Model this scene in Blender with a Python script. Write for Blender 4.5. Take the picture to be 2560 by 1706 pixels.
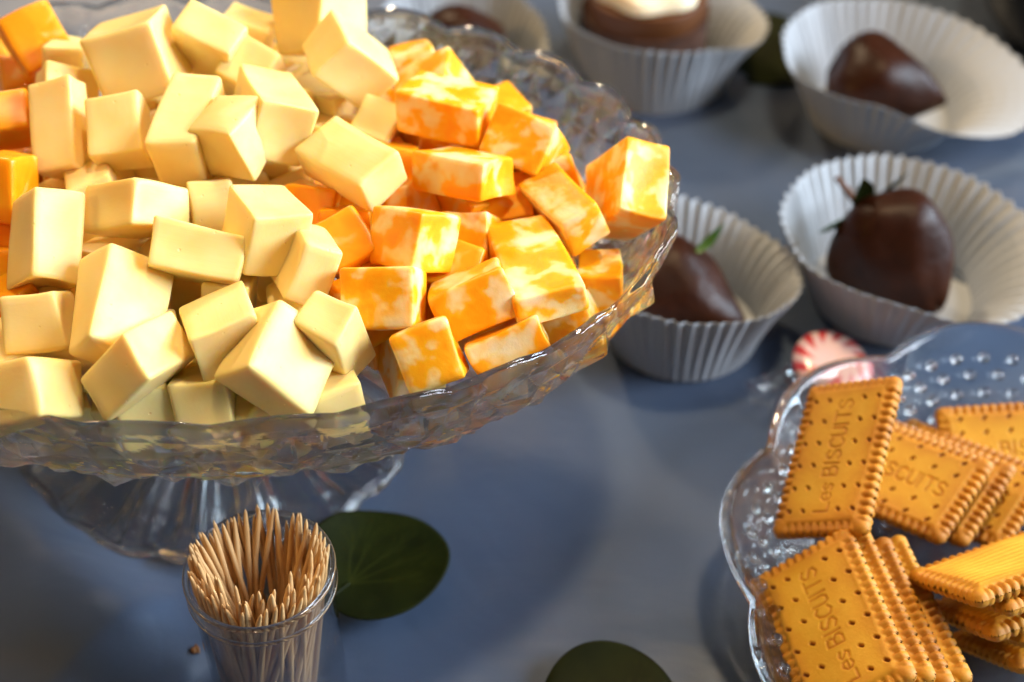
import bpy, bmesh, math, random
import numpy as np
from mathutils import Vector, Matrix, Quaternion, Euler
R = math.radians
random.seed(7); rng = np.random.RandomState(7)
for o in list(bpy.data.objects): bpy.data.objects.remove(o)
sc = bpy.context.scene
COL = sc.collection

# ------------------------------------------------------------------ camera
PITCH = 0.7522
cd = bpy.data.cameras.new('camera'); cam = bpy.data.objects.new('camera', cd); COL.objects.link(cam)
cd.sensor_width = 36; cd.lens = 36*1387/1024
cam.location = (0, 0, .4455); cam.rotation_euler = (math.pi/2-PITCH, 0, 0)
cd.clip_start = .01; cd.clip_end = 60
cd.dof.use_dof = True; cd.dof.focus_distance = .455; cd.dof.aperture_fstop = 5.8
sc.camera = cam

# ------------------------------------------------------------------ world (dim interior) and lamps
w = bpy.data.worlds.new('World'); sc.world = w; w.use_nodes = True
bg = w.node_tree.nodes['Background']; bg.inputs[0].default_value = (.78, .74, .74, 1); bg.inputs[1].default_value = .05
def area(name, loc, target, size, power, col, sy=None):
    l = bpy.data.lights.new(name, 'AREA'); l.energy = power; l.color = col
    l.shape = 'RECTANGLE' if sy else 'DISK'; l.size = size
    if sy: l.size_y = sy
    o = bpy.data.objects.new(name, l); COL.objects.link(o); o.location = loc
    o.rotation_euler = (Vector(target)-Vector(loc)).to_track_quat('-Z', 'Y').to_euler()
    return o
area('ceiling_lamp', (.36, .72, 2.1), (-.1, .4, .1), .20, 29, (1.0, .75, .44))
area('window_light', (1.9, .95, .66), (-.1, .4, .1), 1.0, 62, (.66, .84, 1.0), .6)
area('window_light', (1.75, .12, 1.15), (-.1, .4, .1), .9, 60, (.83, .90, 1.0), .8)
area('ceiling_lamp_back', (-.75, 2.3, 1.55), (0, .4, .05), .22, 32, (1.0, .76, .48))
area('side_lamp', (-1.9, -.1, 1.3), (-.1, .4, .1), .3, 13, (1.0, .58, .18))
for q in ((-.9, 1.5, 1.9), (.2, 2.0, 1.7), (.9, 1.3, 2.0), (-.3, -.2, 1.8), (-1.3, .5, 1.6), (-.4, 2.2, 1.2), (.6, 2.3, 1.0), (1.4, 1.9, 1.5)):
    l = bpy.data.lights.new('bulb', 'POINT'); l.energy = 1.4; l.shadow_soft_size = .028; l.color = (1, .78, .52)
    o = bpy.data.objects.new('bulb', l); COL.objects.link(o); o.location = q
vs = sc.view_settings; vs.view_transform = 'Standard'; vs.look = 'None'; vs.exposure = -0.02; vs.gamma = 1
sc.cycles.use_denoising = True
sc.cycles.max_bounces = 16; sc.cycles.transmission_bounces = 14; sc.cycles.glossy_bounces = 6
sc.cycles.diffuse_bounces = 4; sc.cycles.transparent_max_bounces = 16
sc.cycles.sample_clamp_indirect = 18.0
sc.cycles.caustics_reflective = True; sc.cycles.caustics_refractive = True; sc.cycles.blur_glossy = .3

# ------------------------------------------------------------------ materials
def mat(name, base=(.5,.5,.5), rough=.5, **kw):
    m = bpy.data.materials.new(name); m.use_nodes = True
    b = m.node_tree.nodes['Principled BSDF']
    b.inputs['Base Color'].default_value = (*base, 1); b.inputs['Roughness'].default_value = rough
    for k, v in kw.items(): b.inputs[k.replace('_', ' ')].default_value = v
    return m
def nd(m, t, **kw):
    n = m.node_tree.nodes.new(t)
    for k, v in kw.items():
        if hasattr(n, k): setattr(n, k, v)
        else: n.inputs[k].default_value = v
    return n
def ln(m, a, b): m.node_tree.links.new(a, b)
def bsdf(m): return m.node_tree.nodes['Principled BSDF']
def coords(m, scale=1, perobj=True):
    tc = nd(m, 'ShaderNodeTexCoord')
    if not perobj: return tc.outputs['Object']
    oi = nd(m, 'ShaderNodeObjectInfo'); ad = nd(m, 'ShaderNodeVectorMath', operation='MULTIPLY_ADD')
    ln(m, oi.outputs['Location'], ad.inputs[0]); ad.inputs[1].default_value = (37, 23, 51)
    ln(m, tc.outputs['Object'], ad.inputs[2]); return ad.outputs[0]
def ramp(m, fac, stops):
    r = nd(m, 'ShaderNodeValToRGB'); e = r.color_ramp.elements
    while len(e) < len(stops): e.new(.5)
    for el, (p, c) in zip(e, stops): el.position = p; el.color = (*c, 1)
    ln(m, fac, r.inputs[0]); return r.outputs[0]
def noise(m, vec, scale, detail=3, rough=.5, dist=0):
    n = nd(m, 'ShaderNodeTexNoise', Scale=scale, Detail=detail, Roughness=rough, Distortion=dist); ln(m, vec, n.inputs['Vector']); return n.outputs['Fac']
def bump(m, h, strength, dist):
    b = nd(m, 'ShaderNodeBump', Strength=strength, Distance=dist); ln(m, h, b.inputs['Height']); ln(m, b.outputs[0], bsdf(m).inputs['Normal']); return b

# pale yellow cheese
M_Y = mat('pale_cheese', rough=.42, Specular_IOR_Level=.35, Subsurface_Weight=.7, Subsurface_Scale=.004)
bsdf(M_Y).inputs['Subsurface Radius'].default_value = (1, .62, .16)
v = coords(M_Y); n1 = noise(M_Y, v, 60, 2)
ln(M_Y, ramp(M_Y, n1, [(.3, (.94, .67, .235)), (.7, (.95, .75, .335))]), bsdf(M_Y).inputs['Base Color'])
mk = nd(M_Y, 'ShaderNodeMapping'); ln(M_Y, v, mk.inputs[0]); mk.inputs['Scale'].default_value = (70, 900, 500)
bk1 = bump(M_Y, noise(M_Y, mk.outputs[0], 1, 3, .6), .14, .0004); vp = nd(M_Y, 'ShaderNodeTexVoronoi', Scale=170); ln(M_Y, v, vp.inputs['Vector'])
pr_ = ramp(M_Y, vp.outputs['Distance'], [(.04, (0, 0, 0)), (.10, (1, 1, 1))]); bk2 = nd(M_Y, 'ShaderNodeBump', Strength=.35, Distance=.0008); ln(M_Y, pr_, bk2.inputs['Height']); ln(M_Y, bk1.outputs[0], bk2.inputs['Normal']); ln(M_Y, bk2.outputs[0], bsdf(M_Y).inputs['Normal'])
# marbled cheese
M_M = mat('marbled_cheese', rough=.42, Specular_IOR_Level=.35, Subsurface_Weight=.6, Subsurface_Scale=.004)
bsdf(M_M).inputs['Subsurface Radius'].default_value = (1, .5, .12)
v = coords(M_M); n1 = noise(M_M, v, 92, 2.5, .5, .2)
ln(M_M, ramp(M_M, n1, [(.40, (.93, .355, .002)), (.49, (.93, .43, .008)), (.56, (.90, .62, .23)), (.7, (.89, .73, .43))]), bsdf(M_M).inputs['Base Color'])
bump(M_M, noise(M_M, v, 420, 4, .6), .3, .0006)
# orange cheese
M_O = mat('orange_cheese', rough=.36, Subsurface_Weight=.6, Subsurface_Scale=.004)
bsdf(M_O).inputs['Subsurface Radius'].default_value = (1, .45, .1)
v = coords(M_O); n1 = noise(M_O, v, 90, 2, .5, .5)
ln(M_O, ramp(M_O, n1, [(.45, (.94, .33, .002)), (.62, (.94, .41, .008)), (.72, (.93, .62, .2))]), bsdf(M_O).inputs['Base Color'])
# glass and plastic
M_G = mat('pressed_glass', (1, 1, 1), .015, Transmission_Weight=1.0, IOR=1.5)
t_ = nd(M_G, 'ShaderNodeBsdfTransparent'); t_.inputs[0].default_value = (.97, .98, .98, 1); m_ = nd(M_G, 'ShaderNodeMixShader', Fac=.16)
ln(M_G, bsdf(M_G).outputs[0], m_.inputs[1]); ln(M_G, t_.outputs[0], m_.inputs[2]); ln(M_G, m_.outputs[0], M_G.node_tree.nodes['Material Output'].inputs[0])
M_P = mat('clear_plastic', (.9, .9, .92), .05)
def thin_shell(m, tint, ior):
    t_ = nd(m, 'ShaderNodeBsdfTransparent'); t_.inputs[0].default_value = (*tint, 1); g_ = nd(m, 'ShaderNodeBsdfGlossy', Roughness=.04)
    lw = nd(m, 'ShaderNodeLayerWeight', Blend=.5); pw = nd(m, 'ShaderNodeMath', operation='POWER'); ln(m, lw.outputs['Facing'], pw.inputs[0]); pw.inputs[1].default_value = 3.0
    fr = nd(m, 'ShaderNodeMath', operation='MULTIPLY_ADD'); ln(m, pw.outputs[0], fr.inputs[0]); fr.inputs[1].default_value = .85; fr.inputs[2].default_value = .05; mx_ = nd(m, 'ShaderNodeMixShader'); ln(m, fr.outputs[0], mx_.inputs[0]); ln(m, t_.outputs[0], mx_.inputs[1]); ln(m, g_.outputs[0], mx_.inputs[2])
    ln(m, mx_.outputs[0], m.node_tree.nodes['Material Output'].inputs[0])
thin_shell(M_P, (.965, .97, .975), 1.46)
# wood
M_W = mat('birch_wood', rough=.55)
v = coords(M_W); mp = nd(M_W, 'ShaderNodeMapping'); ln(M_W, v, mp.inputs[0]); mp.inputs['Scale'].default_value = (900, 900, 40)
ln(M_W, ramp(M_W, noise(M_W, mp.outputs[0], 1, 3), [(.3, (.54, .29, .10)), (.7, (.74, .48, .22))]), bsdf(M_W).inputs['Base Color'])
# biscuit
M_B = mat('baked_biscuit', rough=.62, Subsurface_Weight=.15, Subsurface_Scale=.002)
tc = nd(M_B, 'ShaderNodeTexCoord'); at = nd(M_B, 'ShaderNodeAttribute', attribute_name='bake_shade')
v = coords(M_B); nz = noise(M_B, v, 62, 5, .65)
mx = nd(M_B, 'ShaderNodeMath', operation='MULTIPLY_ADD'); ln(M_B, nz, mx.inputs[0]); mx.inputs[1].default_value = .7; oi = nd(M_B, 'ShaderNodeObjectInfo'); rv = nd(M_B, 'ShaderNodeMath', operation='MULTIPLY_ADD'); ln(M_B, oi.outputs['Random'], rv.inputs[0]); rv.inputs[1].default_value = .13; ln(M_B, at.outputs['Fac'], rv.inputs[2])
ln(M_B, rv.outputs[0], mx.inputs[2])
ln(M_B, ramp(M_B, mx.outputs[0], [(.2, (.76, .45, .040)), (.45, (.66, .34, .018)), (.75, (.52, .21, .009)), (1.0, (.26, .080, .005))]), bsdf(M_B).inputs['Base Color'])
bump(M_B, noise(M_B, v, 900, 4, .7), .35, .0005)
# paper
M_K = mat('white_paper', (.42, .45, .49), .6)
tr = nd(M_K, 'ShaderNodeBsdfTranslucent'); tr.inputs[0].default_value = (.75, .68, .55, 1); ms = nd(M_K, 'ShaderNodeMixShader', Fac=.10)
out = M_K.node_tree.nodes['Material Output']; ln(M_K, bsdf(M_K).outputs[0], ms.inputs[1]); ln(M_K, tr.outputs[0], ms.inputs[2]); ln(M_K, ms.outputs[0], out.inputs[0])
# chocolate
M_C = mat('dark_chocolate', rough=.42, Specular_IOR_Level=.16)
v = coords(M_C); ln(M_C, ramp(M_C, noise(M_C, v, 60, 3), [(.3, (.017, .0040, .0012)), (.7, (.034, .0085, .0025))]), bsdf(M_C).inputs['Base Color'])
bump(M_C, noise(M_C, v, 60, 3, .5), .32, .005)
M_CK = mat('chocolate_cake', rough=.8); v = coords(M_CK)
ln(M_CK, ramp(M_CK, noise(M_CK, v, 200, 4), [(.3, (.03, .008, .003)), (.7, (.07, .022, .007))]), bsdf(M_CK).inputs['Base Color'])
M_CR = mat('pale_cream', (.86, .72, .50), .5, Subsurface_Weight=.3, Subsurface_Scale=.004)
M_CARA = mat('caramel', (.09, .028, .006), .5, Specular_IOR_Level=.3)
# leaves
M_L = mat('leaf_green', rough=.55, Specular_IOR_Level=.08)
at = nd(M_L, 'ShaderNodeAttribute', attribute_name='vein'); v = coords(M_L)
cr = ramp(M_L, noise(M_L, v, 70, 4), [(.3, (.006, .008, .0006)), (.7, (.011, .014, .0009))])
mxr = nd(M_L, 'ShaderNodeMix', data_type='RGBA'); ln(M_L, at.outputs['Fac'], mxr.inputs[0]); ln(M_L, cr, mxr.inputs[6]); mxr.inputs[7].default_value = (.020, .024, .0025, 1)
ln(M_L, mxr.outputs[2], bsdf(M_L).inputs['Base Color'])
M_GR = mat('fresh_green', (.05, .16, .03), .45)
M_STEM = mat('brown_stem', (.10, .035, .015), .6)
# peppermint
M_RW = mat('peppermint', rough=.25, Coat_Weight=.4, Subsurface_Weight=.2, Subsurface_Scale=.003)
at = nd(M_RW, 'ShaderNodeAttribute', attribute_name='swirl')
ln(M_RW, ramp(M_RW, at.outputs['Fac'], [(.25, (.84, .56, .50)), (.62, (.64, .05, .05))]), bsdf(M_RW).inputs['Base Color'])
M_F = mat('clear_film', (1, 1, 1), .08); thin_shell(M_F, (.97, .97, .97), 1.5)
M_D = mat('black_glaze', (.012, .012, .013), .25)
M_CRUMB = mat('crumb', (.30, .15, .06), .8)
# cloth
M_T = mat('slate_blue_cloth', rough=.40, Sheen_Weight=.2)
bsdf(M_T).inputs['Specular IOR Level'].default_value = .55
v = coords(M_T, perobj=False)
ln(M_T, ramp(M_T, noise(M_T, v, 7, 4, .55), [(.3, (.034, .058, .110)), (.7, (.044, .069, .120))]), bsdf(M_T).inputs['Base Color'])
vc = nd(M_T, 'ShaderNodeTexVoronoi', Scale=1400); ln(M_T, v, vc.inputs['Vector'])
b0 = bump(M_T, noise(M_T, v, 9, 4, .42, .7), .22, .02)
mpw = nd(M_T, 'ShaderNodeMapping'); ln(M_T, v, mpw.inputs[0]); mpw.inputs['Rotation'].default_value = (0, 0, .5); mpw.inputs['Scale'].default_value = (18, 46, 1)
b1 = nd(M_T, 'ShaderNodeBump', Strength=.07, Distance=.006); ln(M_T, noise(M_T, mpw.outputs[0], 1, 3, .5, .8), b1.inputs['Height']); ln(M_T, b0.outputs[0], b1.inputs['Normal'])
b2 = nd(M_T, 'ShaderNodeBump', Strength=.08, Distance=.0005); ln(M_T, vc.outputs['Distance'], b2.inputs['Height']); ln(M_T, b1.outputs[0], b2.inputs['Normal']); ln(M_T, b2.outputs[0], bsdf(M_T).inputs['Normal'])
M_TB = mat('table_wood', (.12, .07, .04), .6)

# ------------------------------------------------------------------ helpers
def mesh_obj(name, verts, faces, m, parent=None, smooth=True, loc=None, attr=None):
    me = bpy.data.meshes.new(name); me.from_pydata([tuple(map(float, q)) for q in verts], [], faces); me.update()
    if smooth:
        for p in me.polygons: p.use_smooth = True
    if m: me.materials.append(m)
    if attr:
        for k, arr in attr.items():
            a = me.attributes.new(k, 'FLOAT', 'POINT'); a.data.foreach_set('value', np.asarray(arr, dtype=np.float32))
    o = bpy.data.objects.new(name, me); COL.objects.link(o)
    if parent: o.parent = parent
    if loc is not None: o.location = loc
    return o
def fix_normals(o):
    bm = bmesh.new(); bm.from_mesh(o.data); bmesh.ops.recalc_face_normals(bm, faces=bm.faces[:]); bm.to_mesh(o.data); bm.free(); return o
def empty(name, loc=(0, 0, 0), rot=(0, 0, 0)):
    o = bpy.data.objects.new(name, None); COL.objects.link(o); o.location = loc; o.rotation_euler = rot; o.empty_display_size = .02; return o
def tag(o, label=None, cat=None, group=None, kind=None):
    for k, v in (('label', label), ('category', cat), ('group', group), ('kind', kind)):
        if v: o[k] = v
    return o
def grid_faces(nu, nv, wrap_u=True):
    f = []
    for i in range(nu if wrap_u else nu-1):
        for j in range(nv-1):
            a = i*nv+j; b = ((i+1) % nu)*nv+j; f.append((a, b, b+1, a+1))
    return f
def lathe(prof, n, closed=False, rf=None):
    """prof list of (r,z); optional rf(theta,j,r,z)->(r,z)"""
    vs = []
    for i in range(n):
        t = 2*math.pi*i/n
        for j, (r_, z) in enumerate(prof):
            if rf: r_, z = rf(t, j, r_, z)
            vs.append((r_*math.cos(t), r_*math.sin(t), z))
    nv = len(prof); f = grid_faces(n, nv)
    if closed:
        for i in range(n):
            a = i*nv+nv-1; b = ((i+1) % n)*nv+nv-1; f.append((a, b, ((i+1) % n)*nv, i*nv))
    return vs, f
def smooth_prof(pts, n):
    """Catmull-Rom through pts"""
    P = [np.array(q, float) for q in pts]; P = [2*P[0]-P[1]]+P+[2*P[-1]-P[-2]]; out = []
    for i in range(1, len(P)-2):
        for k in range(n):
            t = k/n; a, b, c, d = P[i-1:i+3]
            out.append(.5*((2*b)+(-a+c)*t+(2*a-5*b+4*c-d)*t*t+(-a+3*b-3*c+d)*t**3))
    out.append(P[-2]); return [tuple(q) for q in out]

# ------------------------------------------------------------------ table and cloth
def seg_dist(px, py, pts):
    best = np.full(px.shape, 1e9); side = np.zeros(px.shape); along = np.zeros(px.shape); acc = 0
    for (x0, y0), (x1, y1) in zip(pts[:-1], pts[1:]):
        dx, dy = x1-x0, y1-y0; L2 = dx*dx+dy*dy
        t = np.clip(((px-x0)*dx+(py-y0)*dy)/L2, 0, 1); ex = px-x0-t*dx; ey = py-y0-t*dy
        d = np.hypot(ex, ey); s = np.sign(dx*ey-dy*ex); u = d < best
        best = np.where(u, d, best); side = np.where(u, s, side); along = np.where(u, acc+t*math.sqrt(L2), along); acc += math.sqrt(L2)
    return best, side, along
FOLDS = [  # path, height, width on left side, width on right side
    ([(-.34, .52), (-.285, .44), (-.235, .385), (-.185, .337), (-.14, .302), (-.115, .285)], .019, .030, .070),
    ([(.30, .66), (.285, .60), (.262, .55), (.255, .50)], .008, .03, .05),
    ([(.16, .60), (.24, .585), (.33, .60)], .005, .02, .02),
]
def cloth_z(x, y):
    z = .0012*np.sin(9*x+4*y+1)*np.sin(7*y-3*x)
    for pts, h, wl, wr in FOLDS:
        d, s, al = seg_dist(x, y, pts); w_ = np.where(s > 0, wl, wr)
        L_ = sum(math.dist(a, b) for a, b in zip(pts[:-1], pts[1:]))
        z = z+h*np.exp(-(d/w_)**2*1.6)*np.clip(np.minimum(al, L_-al)/(.12*L_)+.05, 0, 1)
    keep = np.ones_like(z)
    for (qx, qy, qr) in ((-.127, .430, .076), (-.0846, .287, .022), (.209, .31, .10)):   # flat where the dishes stand
        dd = np.hypot(x-qx, y-qy); k = np.clip((dd-qr)/.014, 0, 1); keep = np.minimum(keep, k*k*(3-2*k))
    return z*keep
def cloth():
    xs = np.unique(np.concatenate([np.linspace(-1.3, -.34, 16), np.linspace(-.34, .42, 230), np.linspace(.42, 1.3, 15)]))
    ys = np.unique(np.concatenate([np.linspace(-.6, .16, 12), np.linspace(.16, .86, 210), np.linspace(.86, 1.7, 15)]))
    X, Y = np.meshgrid(xs, ys, indexing='ij'); Zz = cloth_z(X, Y)
    vs_ = np.stack([X, Y, Zz], -1).reshape(-1, 3); nv = len(ys)
    f = [(i*nv+j, (i+1)*nv+j, (i+1)*nv+j+1, i*nv+j+1) for i in range(len(xs)-1) for j in range(nv-1)]
    return mesh_obj('tablecloth', vs_, f, M_T)
tag(cloth(), 'slate blue satin tablecloth with soft folds under all the dishes', 'tablecloth')
def box(name, c, s, m, parent=None):
    x, y, z = [q/2 for q in s]; v_ = [(c[0]+a*x, c[1]+b*y, c[2]+d*z) for a in (-1, 1) for b in (-1, 1) for d in (-1, 1)]
    return mesh_obj(name, v_, [(0,1,3,2),(4,6,7,5),(0,4,5,1),(2,3,7,6),(0,2,6,4),(1,5,7,3)], m, parent, smooth=False)
tag(box('table', (0, .55, -.03), (2.58, 2.28, .04), M_TB), kind='structure')
# ------------------------------------------------------------------ oval pedestal dish
BX, BY, AX, AY, ZR = -.119, .424, .180, .131, .135
def oval(t):
    e = 2/2.03; c, s = math.cos(t), math.sin(t)
    return AX*math.copysign(abs(c)**e, c), AY*math.copysign(abs(s)**e, s)
def tri(x): return 2*abs(2*(x-math.floor(x+.5)))-1
dish = empty('pedestal_dish', (BX, BY, 0))
tag(dish, 'oval cut glass pedestal dish heaped with cheese cubes', 'dish')
NT = 720
inner = smooth_prof([(0.02, .098), (.45, .098), (.74, .099), (.85, .1035), (.93, .116), (.975, .1345)], 7)
outer = smooth_prof([(.985, .1365), (1.0, .1345), (.995, .126), (.97, .112), (.925, .099), (.86, .0925), (.7, .0895), (.45, .0885), (.02, .088)], 14)
prof = inner+outer; ni = len(inner)
vv = []
for i in range(NT):
    t = 2*math.pi*i/NT; ox, oy = oval(t); ar = 28*t/(2*math.pi)
    for j, (k, z) in enumerate(prof):
        rim = max(0, min(1, (z-.118)/.017)) if k > .8 else 0
        sc_ = abs(math.sin(ar*math.pi))
        z2 = z+rim*(.0038*sc_-.0018); k2 = k+rim*.012*sc_
        if j >= ni+3 and k > .30:      # cut pattern on the outside: diamonds below the rim, fans underneath
            q = (z-.0925)/.042; u_ = 26*t/(2*math.pi)
            a = min(tri(u_+.9*q), tri(u_-.9*q)); a2 = min(tri(2*u_+1.8*q+.5), tri(2*u_-1.8*q+.5))
            k2 += (.014*a+.008*a2)*min(1, (j-ni-2)/4)*max(.25, min(1, (1-q)/.3))*(1 if k > .84 else max(0, (k-.75)/.09))
            if k <= .92: z2 += .0013*tri(56*t/(2*math.pi))
        if j < ni and k > .8: k2 += .006*tri(28*t/(2*math.pi)+.25)*(k-.8)/.17
        vv.append((ox*k2, oy*k2, z2))
nvp = len(prof); ff = grid_faces(NT, nvp)
ff.append([i*nvp for i in range(NT)][::-1]); ff.append([i*nvp+nvp-1 for i in range(NT)])
bowl = mesh_obj('bowl', vv, ff, M_G, dish); bowl.rotation_euler = (0, 0, R(-6.5))
for p in bowl.data.polygons:
    p.use_smooth = (min(p.vertices) % nvp) < ni+3
fix_normals(bowl)
# foot
po = smooth_prof([(.030, .0878), (.021, .081), (.0165, .072), (.018, .055), (.026, .038), (.044, .022), (.066, .0125), (.080, .0085), (.0865, .0065), (.0870, .0040)], 5)
pi_ = smooth_prof([(.0845, .0022), (.079, .0040), (.066, .0080), (.044, .0170), (.024, .030), (.012, .040), (.0015, .044)], 5)
npo = len(po)
def footf(t, j, r_, z):
    c = abs(math.sin(9*t))
    if j < npo:
        e = max(0, min(1, (r_-.05)/.036)); r_ += e*.0036*(c-.5); z += e*.0024*c*(1 if r_ > .075 else 0)
    else:
        e = max(0, min(1, (r_-.012)/.02)); z += e*.0034*tri(18*t/(2*math.pi))*(1 if r_ < .075 else .4)+e*.0016*tri(36*t/(2*math.pi)+r_*120)*tri(36*t/(2*math.pi)-r_*120); r_ += max(0, (r_-.05)/.036)*.003*(c-.5) if r_ > .05 else 0
        z = max(z, .0016)
    return r_, z
fv, ffc = lathe(po+pi_, 288, rf=footf); nf = len(po+pi_)
ffc.append([i*nf for i in range(288)][::-1]); ffc.append([i*nf+nf-1 for i in range(288)])
foot = fix_normals(mesh_obj('foot', fv, ffc, M_G, dish, loc=(-.008, .006, 0)))

bv = []; NB = 360
for i in range(NB):
    t = 2*math.pi*i/NB; k = abs(math.sin(18*t)); r_ = .0013+.0014*k; R_ = .0858+.0036*(abs(math.sin(9*t))-.5)
    for q in range(10):
        p_ = 2*math.pi*q/10; bv.append(((R_+r_*math.cos(p_))*math.cos(t), (R_+r_*math.cos(p_))*math.sin(t), .0058+.0024*abs(math.sin(9*t))*.6+r_*math.sin(p_)))
bf = [(i*10+q, ((i+1) % NB)*10+q, ((i+1) % NB)*10+(q+1) % 10, i*10+(q+1) % 10) for i in range(NB) for q in range(10)]
fix_normals(mesh_obj('beaded_edge', bv, bf, M_G, dish, loc=(-.008, .006, 0)))

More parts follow.
